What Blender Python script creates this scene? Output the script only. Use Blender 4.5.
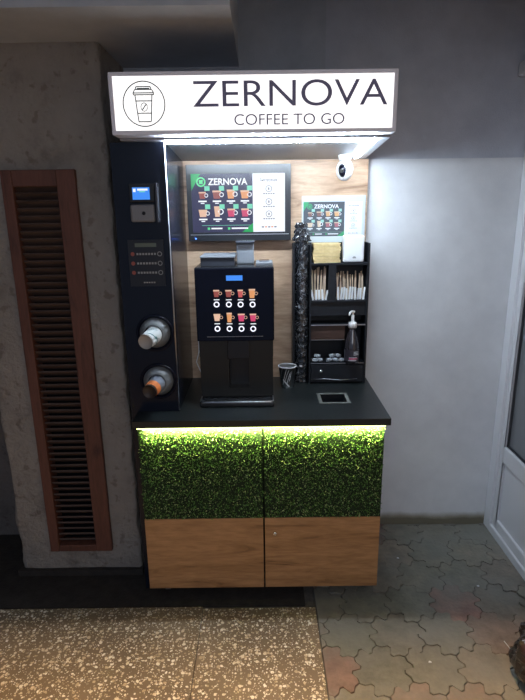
import bpy, bmesh, math, random
from mathutils import Vector, Matrix, noise
random.seed(7)
R = math.radians
for o in list(bpy.data.objects): bpy.data.objects.remove(o)
S = bpy.context.scene; COL = S.collection

# ------------------------------------------------------------ camera, world, lights, exposure
cam = bpy.data.cameras.new('camera'); camo = bpy.data.objects.new('camera', cam); COL.objects.link(camo)
cam.sensor_fit = 'VERTICAL'; cam.sensor_height = 36; cam.lens = 520/700*36; cam.clip_start = .02
CAM = Matrix.Translation((0, 0, 1.73)) @ Matrix.Rotation(R(75), 4, 'X') @ Matrix.Rotation(R(-.73), 4, 'Z')
camo.matrix_world = CAM; S.camera = camo
S.view_settings.view_transform = 'Standard'; S.view_settings.look = 'None'
S.view_settings.exposure = 0; S.view_settings.gamma = 1; S.view_settings.use_curve_mapping = False
W = bpy.data.worlds.new('world'); S.world = W; W.use_nodes = True
W.node_tree.nodes['Background'].inputs[0].default_value = (.55, .70, 1, 1)
W.node_tree.nodes['Background'].inputs[1].default_value = .25

def light(name, kind, loc, power, col, size=.1, rot=(0, 0, 0), sy=None):
    l = bpy.data.lights.new(name, kind); l.energy = power; l.color = col
    if kind == 'AREA':
        l.size = size
        if sy: l.shape = 'RECTANGLE'; l.size_y = sy
    else: l.shadow_soft_size = size
    o = bpy.data.objects.new(name, l); COL.objects.link(o); o.location = loc; o.rotation_euler = rot
    return o
light('passage_lamp', 'AREA', (.05, .85, 3.0), 96, (1, .60, .24), .10)
light('front_fill', 'AREA', (.35, -2.6, 2.6), 27, (.86, .9, 1.0), 1.5, (R(75), 0, R(-4)))  # unseen fill lamp behind the viewpoint, added to brighten the walls and kiosk front

def at(px, py, Y):
    """point where the pixel's line of sight meets the vertical plane at depth Y"""
    d = CAM.to_3x3() @ Vector(((px-262.5)/520, (350-py)/520, -1)); o = CAM.translation
    return o + d*((Y-o.y)/d.y)
def X(px, py, Y): return at(px, py, Y).x
def Z(px, py, Y): return at(px, py, Y).z

# ------------------------------------------------------------ materials
def mat(name, col, rough=.5, metal=0, emit=None, es=1, spec=None, trans=0, alpha=1, coat=0):
    m = bpy.data.materials.new(name); m.use_nodes = True; b = m.node_tree.nodes['Principled BSDF']
    b.inputs['Base Color'].default_value = (*col, 1); b.inputs['Roughness'].default_value = rough
    b.inputs['Metallic'].default_value = metal
    if emit: b.inputs['Emission Color'].default_value = (*emit, 1); b.inputs['Emission Strength'].default_value = es
    if spec is not None: b.inputs['Specular IOR Level'].default_value = spec
    b.inputs['Transmission Weight'].default_value = trans; b.inputs['Alpha'].default_value = alpha
    b.inputs['Coat Weight'].default_value = coat
    return m
def nodes(m): return m.node_tree, m.node_tree.nodes, m.node_tree.links, m.node_tree.nodes['Principled BSDF']
def add(nt, typ, **kw):
    n = nt.nodes.new(typ)
    for k, v in kw.items():
        if k.startswith('i_'):
            key = k[2:]; key = int(key) if key.isdigit() else key.replace('_', ' ')
            n.inputs[key].default_value = v
        else: setattr(n, k, v)
    return n
def ramp(nt, stops, interp='LINEAR'):
    r = nt.nodes.new('ShaderNodeValToRGB'); r.color_ramp.interpolation = interp
    e = r.color_ramp.elements
    while len(e) < len(stops): e.new(.5)
    for i, (p, c) in enumerate(stops): e[i].position = p; e[i].color = (*c, 1) if len(c) == 3 else c
    return r
def coords(nt, scale=(1, 1, 1), rot=(0, 0, 0)):
    tc = nt.nodes.new('ShaderNodeTexCoord'); mp = nt.nodes.new('ShaderNodeMapping')
    mp.inputs['Scale'].default_value = scale; mp.inputs['Rotation'].default_value = rot
    nt.links.new(tc.outputs['Object'], mp.inputs[0]); return mp.outputs[0]
def bump(nt, h, strength, dist=.01):
    b = add(nt, 'ShaderNodeBump', i_Strength=strength, i_Distance=dist)
    nt.links.new(h, b.inputs['Height']); nt.links.new(b.outputs[0], nt.nodes['Principled BSDF'].inputs['Normal']); return b

def noisy(name, stops, scale=(3, 3, 3), nscale=4, detail=8, rough=.8, bs=.4, bd=.01, bscale=30, rgh=.6):
    m = mat(name, stops[0][1], rough); nt, N, L, b = nodes(m)
    v = coords(nt, scale)
    n = add(nt, 'ShaderNodeTexNoise', i_Scale=nscale, i_Detail=detail, i_Roughness=rgh); L.new(v, n.inputs[0])
    r = ramp(nt, stops); L.new(n.outputs[0], r.inputs[0]); L.new(r.outputs[0], b.inputs['Base Color'])
    n2 = add(nt, 'ShaderNodeTexNoise', i_Scale=bscale, i_Detail=6.0, i_Roughness=.6); L.new(v, n2.inputs[0])
    if bs: bump(nt, n2.outputs[0], bs, bd)
    return m
M_wall = noisy('painted_plaster', [(.3, (.66, .67, .69)), (.7, (.76, .77, .79))], nscale=2, bs=.15, bscale=60, rough=.7)
# grime along the foot of the painted wall
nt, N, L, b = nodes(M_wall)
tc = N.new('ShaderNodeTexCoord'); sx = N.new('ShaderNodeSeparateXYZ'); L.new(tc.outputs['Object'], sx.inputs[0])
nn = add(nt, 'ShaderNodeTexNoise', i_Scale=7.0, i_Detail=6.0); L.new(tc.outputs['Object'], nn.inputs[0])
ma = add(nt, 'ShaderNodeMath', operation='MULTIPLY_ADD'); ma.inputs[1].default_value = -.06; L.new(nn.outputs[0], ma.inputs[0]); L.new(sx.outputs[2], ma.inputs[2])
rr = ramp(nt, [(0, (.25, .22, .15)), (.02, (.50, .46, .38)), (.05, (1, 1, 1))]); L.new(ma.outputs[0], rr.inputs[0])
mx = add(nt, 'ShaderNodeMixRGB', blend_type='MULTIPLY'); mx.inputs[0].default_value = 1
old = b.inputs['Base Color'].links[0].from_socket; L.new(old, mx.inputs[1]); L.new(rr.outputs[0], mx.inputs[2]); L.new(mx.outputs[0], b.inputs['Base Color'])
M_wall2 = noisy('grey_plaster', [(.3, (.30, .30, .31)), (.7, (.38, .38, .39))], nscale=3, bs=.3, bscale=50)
M_wallu = noisy('grey_upper_wall', [(.3, (.47, .50, .57)), (.7, (.56, .59, .66))], nscale=3, bs=.3, bscale=50)
M_upper = noisy('bare_render', [(.3, (.40, .44, .50)), (.7, (.50, .54, .60))], nscale=3, bs=.5, bscale=40)
def rough_plaster(name, base):
    m = mat(name, base, .95); nt, N, L, b = nodes(m); v = coords(nt, (1, 1, 1))
    n = add(nt, 'ShaderNodeTexNoise', i_Scale=5.0, i_Detail=10.0, i_Roughness=.65); L.new(v, n.inputs[0])
    r = ramp(nt, [(.30, tuple(c*.55 for c in base)), (.45, tuple(c*.85 for c in base)), (.7, base)]); L.new(n.outputs[0], r.inputs[0])
    n2 = add(nt, 'ShaderNodeTexNoise', i_Scale=22.0, i_Detail=5.0); L.new(v, n2.inputs[0])
    r2 = ramp(nt, [(.33, (.35, .28, .22)), (.40, (1, 1, 1))]); L.new(n2.outputs[0], r2.inputs[0])
    mx = add(nt, 'ShaderNodeMixRGB', blend_type='MULTIPLY'); mx.inputs[0].default_value = .45
    L.new(r.outputs[0], mx.inputs[1]); L.new(r2.outputs[0], mx.inputs[2]); L.new(mx.outputs[0], b.inputs['Base Color'])
    n3 = add(nt, 'ShaderNodeTexNoise', i_Scale=18.0, i_Detail=8.0, i_Roughness=.7); L.new(v, n3.inputs[0]); bump(nt, n3.outputs[0], 1, .05)
    return m
M_pil = rough_plaster('old_whitewash', (.44, .405, .365))
M_recess = rough_plaster('dark_old_plaster', (.22, .20, .19))
M_ceil = noisy('ceiling_paint', [(.3, (.48, .53, .60)), (.7, (.56, .61, .68))], nscale=3, bs=.2)

def wood(name, c0, c1, c2, scale=(1.0, 1, 6.5), rough=.45, nscale=2.2):
    m = mat(name, c1, rough); nt, N, L, b = nodes(m); v = coords(nt, scale)
    n = add(nt, 'ShaderNodeTexNoise', i_Scale=nscale, i_Detail=9.0, i_Roughness=.6, i_Distortion=1.3); L.new(v, n.inputs[0])
    r = ramp(nt, [(.30, c0), (.42, c1), (.60, c2), (.75, c1)]); L.new(n.outputs[0], r.inputs[0])
    n2 = add(nt, 'ShaderNodeTexNoise', i_Scale=nscale*5, i_Detail=6.0, i_Roughness=.7); L.new(v, n2.inputs[0])
    r2 = ramp(nt, [(.3, (.72, .70, .68)), (.6, (1, 1, 1))]); L.new(n2.outputs[0], r2.inputs[0])
    mx = add(nt, 'ShaderNodeMixRGB', blend_type='MULTIPLY'); mx.inputs[0].default_value = 1
    L.new(r.outputs[0], mx.inputs[1]); L.new(r2.outputs[0], mx.inputs[2]); L.new(mx.outputs[0], b.inputs['Base Color'])
    bump(nt, n2.outputs[0], .08, .004); return m
M_oak = wood('golden_oak_laminate', (.13, .055, .022), (.36, .19, .08), (.48, .265, .12))
M_oak2 = wood('pale_oak_board', (.24, .14, .085), (.48, .32, .21), (.58, .41, .28))
M_shut = wood('old_red_brown_wood', (.06, .023, .017), (.11, .042, .027), (.14, .054, .036), (9, 9, 1.2), .65)
M_slat = wood('slat_brown_wood', (.045, .027, .02), (.075, .046, .036), (.09, .056, .044), (2, 9, 9), .7)

def terrazzo():
    m = mat('terrazzo', (.3, .25, .18), .55); nt, N, L, b = nodes(m)
    tc = N.new('ShaderNodeTexCoord'); v = tc.outputs['Object']
    dn = add(nt, 'ShaderNodeTexNoise', i_Scale=60.0, i_Detail=2.0); L.new(v, dn.inputs[0])
    ds = add(nt, 'ShaderNodeMixRGB', blend_type='ADD'); ds.inputs[0].default_value = .012; L.new(v, ds.inputs[1]); L.new(dn.outputs['Color'], ds.inputs[2])
    base = add(nt, 'ShaderNodeTexNoise', i_Scale=3.0, i_Detail=8.0); L.new(v, base.inputs[0])
    rb = ramp(nt, [(.3, (.15, .11, .07)), (.7, (.25, .19, .12))]); L.new(base.outputs[0], rb.inputs[0])
    cur = rb.outputs[0]
    for sc, thr, p in ((66, .38, .5), (130, .36, .5)):
        vo = add(nt, 'ShaderNodeTexVoronoi', i_Scale=float(sc)); vo.voronoi_dimensions = '2D'; L.new(ds.outputs[0], vo.inputs['Vector'])
        se = N.new('ShaderNodeSeparateColor'); L.new(vo.outputs['Color'], se.inputs[0])
        rad = add(nt, 'ShaderNodeMath', operation='MULTIPLY'); rad.inputs[1].default_value = thr*1.35; L.new(se.outputs[0], rad.inputs[0])
        lt = add(nt, 'ShaderNodeMath', operation='LESS_THAN'); L.new(vo.outputs['Distance'], lt.inputs[0]); L.new(rad.outputs[0], lt.inputs[1])
        gt = add(nt, 'ShaderNodeMath', operation='GREATER_THAN'); gt.inputs[1].default_value = p; L.new(se.outputs[1], gt.inputs[0])
        mu = add(nt, 'ShaderNodeMath', operation='MULTIPLY'); L.new(lt.outputs[0], mu.inputs[0]); L.new(gt.outputs[0], mu.inputs[1])
        cr = ramp(nt, [(0, (.42, .33, .20)), (.35, (.62, .52, .36)), (.75, (.80, .74, .60)), (1, (.9, .87, .78))]); L.new(se.outputs[2], cr.inputs[0])
        mx = add(nt, 'ShaderNodeMixRGB'); L.new(mu.outputs[0], mx.inputs[0]); L.new(cur, mx.inputs[1]); L.new(cr.outputs[0], mx.inputs[2]); cur = mx.outputs[0]
    L.new(cur, b.inputs['Base Color'])
    n2 = add(nt, 'ShaderNodeTexNoise', i_Scale=40.0, i_Detail=6.0); L.new(v, n2.inputs[0]); bump(nt, n2.outputs[0], .3, .004)
    return m
M_terr = terrazzo()
def paver_mat():
    m = mat('concrete_pavers', (.2, .2, .18), .85); nt, N, L, b = nodes(m); v = coords(nt)
    g = N.new('ShaderNodeNewGeometry')
    rc = ramp(nt, [(0, (.20, .20, .165)), (.28, (.24, .22, .18)), (.5, (.18, .19, .155)), (.68, (.26, .16, .135)), (.84, (.21, .205, .17)), (1, (.28, .24, .19))])
    L.new(g.outputs['Random Per Island'], rc.inputs[0])
    n = add(nt, 'ShaderNodeTexNoise', i_Scale=14.0, i_Detail=9.0, i_Roughness=.7); L.new(v, n.inputs[0])
    r2 = ramp(nt, [(.3, (.62, .62, .62)), (.68, (1.15, 1.13, 1.1))]); L.new(n.outputs[0], r2.inputs[0])
    mx = add(nt, 'ShaderNodeMixRGB', blend_type='MULTIPLY'); mx.inputs[0].default_value = 1
    L.new(rc.outputs[0], mx.inputs[1]); L.new(r2.outputs[0], mx.inputs[2])
    n3 = add(nt, 'ShaderNodeTexNoise', i_Scale=3.0, i_Detail=5.0); L.new(v, n3.inputs[0])
    r3 = ramp(nt, [(.45, (0, 0, 0)), (.62, (.7, .7, .7))]); L.new(n3.outputs[0], r3.inputs[0])
    m2 = add(nt, 'ShaderNodeMixRGB'); L.new(r3.outputs[0], m2.inputs[0]); L.new(mx.outputs[0], m2.inputs[1]); m2.inputs[2].default_value = (.20, .20, .18, 1)
    L.new(m2.outputs[0], b.inputs['Base Color'])
    n4 = add(nt, 'ShaderNodeTexNoise', i_Scale=60.0, i_Detail=6.0); L.new(v, n4.inputs[0]); bump(nt, n4.outputs[0], .5, .006)
    return m
M_pav = paver_mat()
M_dirt = noisy('joint_dirt', [(.3, (.07, .065, .06)), (.7, (.14, .13, .115))], nscale=12, bs=.5)
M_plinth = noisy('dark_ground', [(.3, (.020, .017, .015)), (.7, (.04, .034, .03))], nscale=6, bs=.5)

M_pvc = mat('white_pvc', (.80, .81, .84), .35)
M_seal = mat('rubber_seal', (.03, .03, .035), .6)
M_glass = mat('door_glass', (.30, .32, .34), .12, trans=.35, spec=.6)
M_out = noisy('dark_outside', [(.3, (.10, .10, .11)), (.7, (.16, .16, .17))], bs=0)
M_black = mat('black_laminate', (.012, .014, .018), .28)
M_blackm = mat('matte_black_board', (.010, .012, .016), .45, spec=.3)
M_tower = mat('satin_black_board', (.009, .012, .022), .22, spec=.3)
M_counter = noisy('dark_worktop', [(.3, (.011, .014, .0145)), (.7, (.016, .020, .020))], nscale=30, rough=.33, bs=.05)
M_grey = mat('sign_frame_grey', (.78, .78, .86), .35)
M_canopy = mat('canopy_grey_panel', (.33, .35, .40), .35)
M_face = mat('sign_face', (.9, .9, .9), .4, emit=(1, .975, .955), es=1.0)
M_letter = mat('sign_letters', (.17, .16, .29), .5)
M_thin = mat('logo_line', (.06, .10, .11), .5)
M_led = mat('led_white', (1, 1, 1), .5, emit=(.74, .87, 1), es=230)
M_led2 = mat('led_white_side', (1, 1, 1), .5, emit=(.74, .87, 1), es=95)
M_ledg = mat('led_warm_green', (1, 1, 1), .5, emit=(.88, 1, .30), es=4)
M_alu = mat('aluminium', (.6, .62, .66), .3, 1)
M_chrome = mat('chrome', (.75, .76, .78), .15, 1)
M_gm = mat('machine_black', (.016, .017, .020), .25)
M_gm2 = mat('machine_dark_metal', (.022, .022, .020), .35, .3)
M_hop = mat('smoky_hopper', (.05, .055, .07), .2)
M_hopl = mat('light_grey_plastic', (.22, .24, .27), .35)
M_gloss = mat('black_glass', (.005, .006, .014), .07, spec=.25)
M_white = mat('white_plastic', (.8, .8, .8), .35)
M_paper = mat('white_paper', (.72, .74, .76), .7)
M_kraft = noisy('kraft_paper', [(.3, (.58, .43, .20)), (.7, (.72, .57, .30))], nscale=20, bs=.2)
M_stirw = noisy('birch_wood', [(.3, (.50, .38, .27)), (.7, (.62, .50, .38))], nscale=20, bs=.1)
M_caster = mat('grey_rubber', (.12, .12, .12), .6)
def E(name, c, s=1.0): return mat(name, (0, 0, 0), .4, emit=c, es=s)
E_navy = mat('screen_navy', (.008, .008, .012), .25, emit=(.035, .035, .085), es=1)
E_w = E('screen_white', (.85, .88, .95), 1.15)
E_g = E('screen_green', (.01, .38, .10)); E_teal = E('screen_teal', (.20, .70, .50)); E_gd = E('screen_dim_green', (.012, .12, .06))
E_r = E('screen_red', (.55, .10, .10)); E_br = E('screen_brown', (.30, .07, .06)); E_o = E('screen_orange', (.75, .33, .13))
E_cr = E('screen_cream', (.78, .50, .36)); E_pk = E('screen_pink', (.62, .06, .16)); E_k = E('screen_ink', (.10, .10, .13))
E_blue = E('display_blue', (.05, .25, .85), 1.1); E_blue2 = E('indicator_blue', (.05, .15, 1), 9)
E_btn = E('button_white', (.85, .85, 1), 1.3); E_dim = E('label_dim', (.10, .10, .10)); E_dimr = E('label_red', (.16, .04, .035))
P = {k: mat('print_'+k, c, .6) for k, c in dict(navy=(.05, .06, .075), w=(.66, .68, .71), g=(.03, .25, .10), teal=(.22, .45, .38), r=(.35, .15, .12),
     br=(.16, .08, .07), o=(.50, .28, .13), cr=(.5, .38, .28), pk=(.30, .10, .12), k=(.12, .13, .14)).items()}

# ------------------------------------------------------------ mesh builder
class MB:
    def __init__(s): s.v = []; s.f = []; s.m = []; s.mats = []; s.sm = []
    def mi(s, m):
        if m not in s.mats: s.mats.append(m)
        return s.mats.index(m)
    def face(s, vs, fs, m, smooth=False):
        b = len(s.v); s.v += [Vector(v) for v in vs]; k = s.mi(m)
        for f in fs: s.f.append([b+i for i in f]); s.m.append(k); s.sm.append(smooth)
    def box(s, x0, x1, y0, y1, z0, z1, m, T=None):
        vs = [Vector((x, y, z)) for z in (z0, z1) for y in (y0, y1) for x in (x0, x1)]
        if T: vs = [T @ v for v in vs]
        s.face(vs, [(0, 2, 3, 1), (4, 5, 7, 6), (0, 1, 5, 4), (2, 6, 7, 3), (0, 4, 6, 2), (1, 3, 7, 5)], m); return s
    def tube(s, pts, r, m, n=12, caps=True, smooth=True):
        pts = [Vector(p) for p in pts]; rs = r if isinstance(r, (list, tuple)) else [r]*len(pts)
        vs = []; up = None
        for i, p in enumerate(pts):
            d = (pts[min(i+1, len(pts)-1)] - pts[max(i-1, 0)])
            if d.length < 1e-9: d = Vector((0, 0, 1))
            d.normalize()
            if up is None: up = Vector((0, 0, 1)) if abs(d.z) < .9 else Vector((1, 0, 0))
            a = d.cross(up).normalized(); c = a.cross(d).normalized(); up = c
            for k in range(n): t = 2*math.pi*k/n; vs.append(p + a*rs[i]*math.cos(t) + c*rs[i]*math.sin(t))
        fs = [(i*n+k, i*n+(k+1) % n, (i+1)*n+(k+1) % n, (i+1)*n+k) for i in range(len(pts)-1) for k in range(n)]
        s.face(vs, fs, m, smooth)
        if caps: s.face(vs[:n], [tuple(range(n))[::-1]], m); s.face(vs[-n:], [tuple(range(n))], m)
        return s
    def lathe(s, prof, m, T=None, n=32, cap0=True, cap1=True):
        """prof: list of (r, z) turned about z"""
        T = T or Matrix(); vs = [T @ Vector((r*math.cos(2*math.pi*k/n), r*math.sin(2*math.pi*k/n), z)) for r, z in prof for k in range(n)]
        fs = [(i*n+k, i*n+(k+1) % n, (i+1)*n+(k+1) % n, (i+1)*n+k) for i in range(len(prof)-1) for k in range(n)]
        s.face(vs, fs, m, True)
        if cap0 and prof[0][0] > 0: s.face(vs[:n], [tuple(range(n))[::-1]], m)
        if cap1 and prof[-1][0] > 0: s.face(vs[-n:], [tuple(range(n))], m)
        return s
    def prism(s, poly, y0, y1, m, T=None):
        """outline in x,z pushed from y0 to y1"""
        n = len(poly); vs = [Vector((x, y0, z)) for x, z in poly] + [Vector((x, y1, z)) for x, z in poly]
        if T: vs = [T @ v for v in vs]
        fs = [tuple(range(n)), tuple(range(2*n-1, n-1, -1))] + [(i, n+i, n+(i+1) % n, (i+1) % n) for i in range(n)]
        s.face(vs, fs, m); return s
    def text(s, body, x0, x1, z0, z1, y, m, depth=.001, bold=0.0):
        c = bpy.data.curves.new('t', 'FONT'); c.body = body; c.size = 1; c.offset = bold
        o = bpy.data.objects.new('t', c); COL.objects.link(o)
        dg = bpy.context.evaluated_depsgraph_get(); dg.update(); me = bpy.data.meshes.new_from_object(o.evaluated_get(dg))
        vv = [v.co.copy() for v in me.vertices]; ff = [tuple(p.vertices) for p in me.polygons]
        bpy.data.objects.remove(o); bpy.data.curves.remove(c); bpy.data.meshes.remove(me)
        if not vv: return s
        ax, bx = min(v.x for v in vv), max(v.x for v in vv); ay, by = min(v.y for v in vv), max(v.y for v in vv)
        vs = [Vector((x0+(v.x-ax)/(bx-ax)*(x1-x0), y, z0+(v.y-ay)/(by-ay)*(z1-z0))) for v in vv]
        s.face(vs, ff, m)
        return s
    def rect(s, x0, x1, z0, z1, y, m): s.face([(x0, y, z0), (x1, y, z0), (x1, y, z1), (x0, y, z1)], [(0, 1, 2, 3)], m); return s
    def ring(s, cx, cz, r, w, y, m, n=32, sx=1):
        vs = []
        for k in range(n):
            t = 2*math.pi*k/n; vs += [(cx+(r-w/2)*math.cos(t)*sx, y, cz+(r-w/2)*math.sin(t)), (cx+(r+w/2)*math.cos(t)*sx, y, cz+(r+w/2)*math.sin(t))]
        s.face(vs, [(2*k, 2*((k+1) % n), 2*((k+1) % n)+1, 2*k+1) for k in range(n)], m); return s
    def disk(s, cx, cz, r, y, m, n=24): s.face([(cx+r*math.cos(2*math.pi*k/n), y, cz+r*math.sin(2*math.pi*k/n)) for k in range(n)], [tuple(range(n))], m); return s
    def line(s, a, b, w, y, m):
        a = Vector(a); b = Vector(b); d = (b-a).normalized(); p = Vector((-d.y, d.x))*w/2
        s.face([(q.x, y, q.y) for q in (a-p, b-p, b+p, a+p)], [(0, 1, 2, 3)], m); return s
    def build(s, name, parent=None, bev=0, T=None, seg=2, kind=None):
        off = Vector((0, 0, 0)); p = parent
        while p is not None: off += p.location; p = p.parent
        me = bpy.data.meshes.new(name)
        me.from_pydata([(T @ v if T else v) - off for v in s.v], [], s.f)
        for m in s.mats: me.materials.append(m)
        for i, pl in enumerate(me.polygons): pl.material_index = s.m[i]; pl.use_smooth = s.sm[i]
        bm = bmesh.new(); bm.from_mesh(me); bmesh.ops.remove_doubles(bm, verts=bm.verts, dist=1e-5)
        bm.to_mesh(me); bm.free(); me.update()
        o = bpy.data.objects.new(name, me); COL.objects.link(o)
        if parent: o.parent = parent
        if bev:
            md = o.modifiers.new('bevel', 'BEVEL'); md.width = bev; md.segments = seg; md.limit_method = 'ANGLE'; md.angle_limit = R(40)
        if kind: o['kind'] = kind
        return o
def thing(name, label, cat, loc, group=None):
    o = bpy.data.objects.new(name, None); COL.objects.link(o); o.location = loc; o.empty_display_size = .05
    o['label'] = label; o['category'] = cat
    if group: o['group'] = group
    return o
def tag(o, label, cat, group=None):
    o['label'] = label; o['category'] = cat
    if group: o['group'] = group
    return o
def box(name, x0, x1, y0, y1, z0, z1, m, parent=None, bev=0, kind=None):
    return MB().box(x0, x1, y0, y1, z0, z1, m).build(name, parent, bev, kind=kind)
st = 'structure'

# ------------------------------------------------------------ the setting
YB = 2.60; XR = 1.24; YP = 2.22; XP0 = -1.20; XP1 = -.615; ZC = 2.36
box('wall_back', -.09, .30, YB, YB+.2, -.02, 3.2, M_upper, kind=st)
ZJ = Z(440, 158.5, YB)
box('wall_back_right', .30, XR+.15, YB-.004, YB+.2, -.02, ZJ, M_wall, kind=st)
box('wall_back_upper', .30, XR+.15, YB, YB+.2, ZJ, 3.2, M_wallu, kind=st)  # wall tone is greyer from this height up
box('wall_back_left', -.72, -.09, YB, YB+.2, -.02, 2.5, M_upper, kind=st)
box('wall_far_left', -3.2, XP0, 2.55, 2.75, -.02, 3.2, M_recess, kind=st)
# pilaster with an uneven hand-plastered outline and the opening for the louvred shutter
SX0, SX1, SZ0, SZ1 = -1.045, -.745, .135, 1.90
m = MB(); rnd = random.Random(3)
NX, NZ = 60, 230
def px_(i): return XP0 + (XP1-XP0)*i/NX
def pz_(j): return 0 + ZC*j/NZ
vs = []
for j in range(NZ+1):
    for i in range(NX+1):
        x, z = px_(i), pz_(j)
        ex = noise.noise(Vector((x*3+5, z*9, 1)))*.010 + noise.noise(Vector((x*3, z*30, 4)))*.004
        if i in (0, NX): x += ex
        y = YP + noise.noise(Vector((x*7, z*7, 0)))*.006 + noise.noise(Vector((x*25, z*25, 3)))*.002
        if i in (0, NX): y += .008
        vs.append((x, y, z))
fs = []
for j in range(NZ):
    for i in range(NX):
        cx, cz = (px_(i)+px_(i+1))/2, (pz_(j)+pz_(j+1))/2
        if SX0+.01 < cx < SX1-.01 and SZ0+.01 < cz < SZ1-.01: continue
        fs.append((j*(NX+1)+i, j*(NX+1)+i+1, (j+1)*(NX+1)+i+1, (j+1)*(NX+1)+i))
m.face(vs, fs, M_pil, True)
# sides return to the wall behind
for i, sgn in ((0, -1), (NX, 1)):
    e = [vs[j*(NX+1)+i] for j in range(NZ+1)]; bk = [(q[0], 2.62, q[2]) for q in e]
    n = NZ+1; m.face(e+bk, [((k, n+k, n+k+1, k+1) if sgn > 0 else (k+1, n+k+1, n+k, k)) for k in range(NZ)], M_pil)
m.build('wall_pilaster', kind=st)
MB().box(SX0-.01, SX1+.01, YP+.10, YP+.12, SZ0, SZ1, M_blackm).build('trim_1', kind=st)
# ceiling over the left half, its step, the lintel that shades the passage lamp
box('ceiling', -3.2, -.09, 1.87, 2.8, ZC, ZC+.25, M_ceil, kind=st)
box('ceiling_upper', -3.2, 3.2, 1.12, 3.0, 3.2, 3.3, M_ceil, kind=st)
box('wall_lintel', -3.2, 3.2, 1.02, 1.12, 2.42, 3.2, M_upper, kind=st)
box('wall_far_side', -3.3, -3.2, -1, 3, -.02, 3.2, M_recess, kind=st)
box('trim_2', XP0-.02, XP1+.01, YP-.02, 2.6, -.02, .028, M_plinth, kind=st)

# floor: bed, two terrazzo slabs, interlocking pavers
XT = .226; XS = -.283; YT = 1.975
box('floor', -3.4, 3.4, -2.5, 3.2, -.10, -.014, M_dirt, kind=st)
box('floor_slab', -3.2, XS-.002, -.6, YT, -.014, 0, M_terr, kind=st)
box('floor_slab', XS+.002, XT-.003, -.6, YT-.01, -.014, -.001, M_terr, kind=st)
box('floor_recess', -3.2, .18, YT+.012, 2.60, -.014, -.004, M_plinth, kind=st)  # dark ground past the slabs, its near-black colour also carrying the shade there
m = MB(); a = .118
ctr = []
e1 = Vector((math.sqrt(3)*a, 0)); e2 = Vector((math.sqrt(3)*a/2, 1.5*a))
def edge(p, q):
    d = q-p; nrm = Vector((-d.y, d.x)).normalized(); s_ = d.length*.17
    o_ = 1
    pts = []
    for t, h in ((0, 0), (.18, .15), (.34, 1), (.46, .85), (.54, -.85), (.66, -1), (.82, -.15)): pts.append(p + d*t + nrm*s_*h*o_)
    return pts
prnd = random.Random(11)
for i in range(-14, 16):
    for j in range(-12, 22):
        c = e1*i + e2*j + Vector((.35, 1.1))
        if not (.05 < c.x < 1.75 and .3 < c.y < 2.75): continue
        hx = [c + Vector((a*math.cos(R(30+60*k)), a*math.sin(R(30+60*k)))) for k in range(6)]
        out = []
        for k in range(6): out += edge(hx[k], hx[(k+1) % 6])
        out = [c + (p_-c)*.984 for p_ in out]
        xmin = XT+.002 if c.y < YT+.07 else .185
        def clip(poly, f, g):
            res = []
            for q in range(len(poly)):
                A, B = poly[q], poly[(q+1) % len(poly)]
                if f(A): res.append(A)
                if f(A) != f(B): res.append(g(A, B))
            return res
        lim = XT+.002
        if c.y < YT+.2: out = clip(out, lambda p_: p_.x >= lim, lambda A, B: A + (B-A)*((lim-A.x)/(B.x-A.x)))
        else: lim = .185; out = clip(out, lambda p_: p_.x >= lim, lambda A, B: A + (B-A)*((lim-A.x)/(B.x-A.x)))
        if len(out) < 3: continue
        out = clip(out, lambda p_: p_.y <= YB-.006, lambda A, B: A + (B-A)*((YB-.006-A.y)/(B.y-A.y)))
        if len(out) < 3: continue
        h = prnd.uniform(-.004, .002); tx, ty = prnd.uniform(-.02, .02), prnd.uniform(-.02, .02)
        top = [(p_.x, p_.y, h + (p_.x-c.x)*tx + (p_.y-c.y)*ty) for p_ in out]
        low = [(c.x+(p_.x-c.x)*1.0, c.y+(p_.y-c.y)*1.0, -.014) for p_ in out]
        cc = Vector((sum(p_.x for p_ in out)/len(out), sum(p_.y for p_ in out)/len(out)))
        n = len(out); inn = [(cc.x+(p_.x-cc.x)*.98, cc.y+(p_.y-cc.y)*.98, t_[2]+.0015) for p_, t_ in zip(out, top)]
        m.face(low+top+inn, [tuple(range(2*n, 3*n))] + [(k, (k+1) % n, n+(k+1) % n, n+k) for k in range(n)] + [(n+k, n+(k+1) % n, 2*n+(k+1) % n, 2*n+k) for k in range(n)], M_pav)
m.build('floor_pavers', kind=st)

# glazed door in the right-hand wall
x0 = XR
d = bpy.data.objects.new('door_1', None); COL.objects.link(d); d.location = (XR, 1.9, 0); d['kind'] = st
fr = MB()
fr.box(x0, x0+.07, 2.525, YB-.006, 0, 2.28, M_pvc); fr.box(x0, x0+.07, .85, .92, 0, 2.28, M_pvc)
fr.box(x0, x0+.07, .92, 2.525, 2.20, 2.28, M_pvc); fr.box(x0, x0+.07, .92, 2.525, 0, .045, M_pvc)
fr.build('door_frame', d, .004)
lf = MB()
lf.box(x0+.012, x0+.06, 2.475, 2.525, .045, 2.20, M_pvc); lf.box(x0+.012, x0+.06, .92, .99, .045, 2.20, M_pvc)
lf.box(x0+.008, x0+.06, .99, 2.475, .44, .53, M_pvc); lf.box(x0+.012, x0+.06, .99, 2.475, .045, .10, M_pvc); lf.box(x0+.012, x0+.06, .99, 2.475, 2.14, 2.20, M_pvc)
lf.build('door_leaf', d, .006)
box('lower_panel', x0+.025, x0+.045, .98, 2.48, .09, .45, M_pvc, d)
box('glass_pane', x0+.032, x0+.040, .98, 2.48, .52, 2.15, M_glass, d)
sl = MB(); sl.box(x0+.022, x0+.034, .99, 2.475, .53, .538, M_seal); sl.box(x0+.022, x0+.034, 2.467, 2.475, .53, 2.14, M_seal); sl.build('glass_seal', d)
box('wall_right', XR, XR+.07, -1.2, .85, -.02, 3.2, M_wall2, kind=st)
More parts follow.
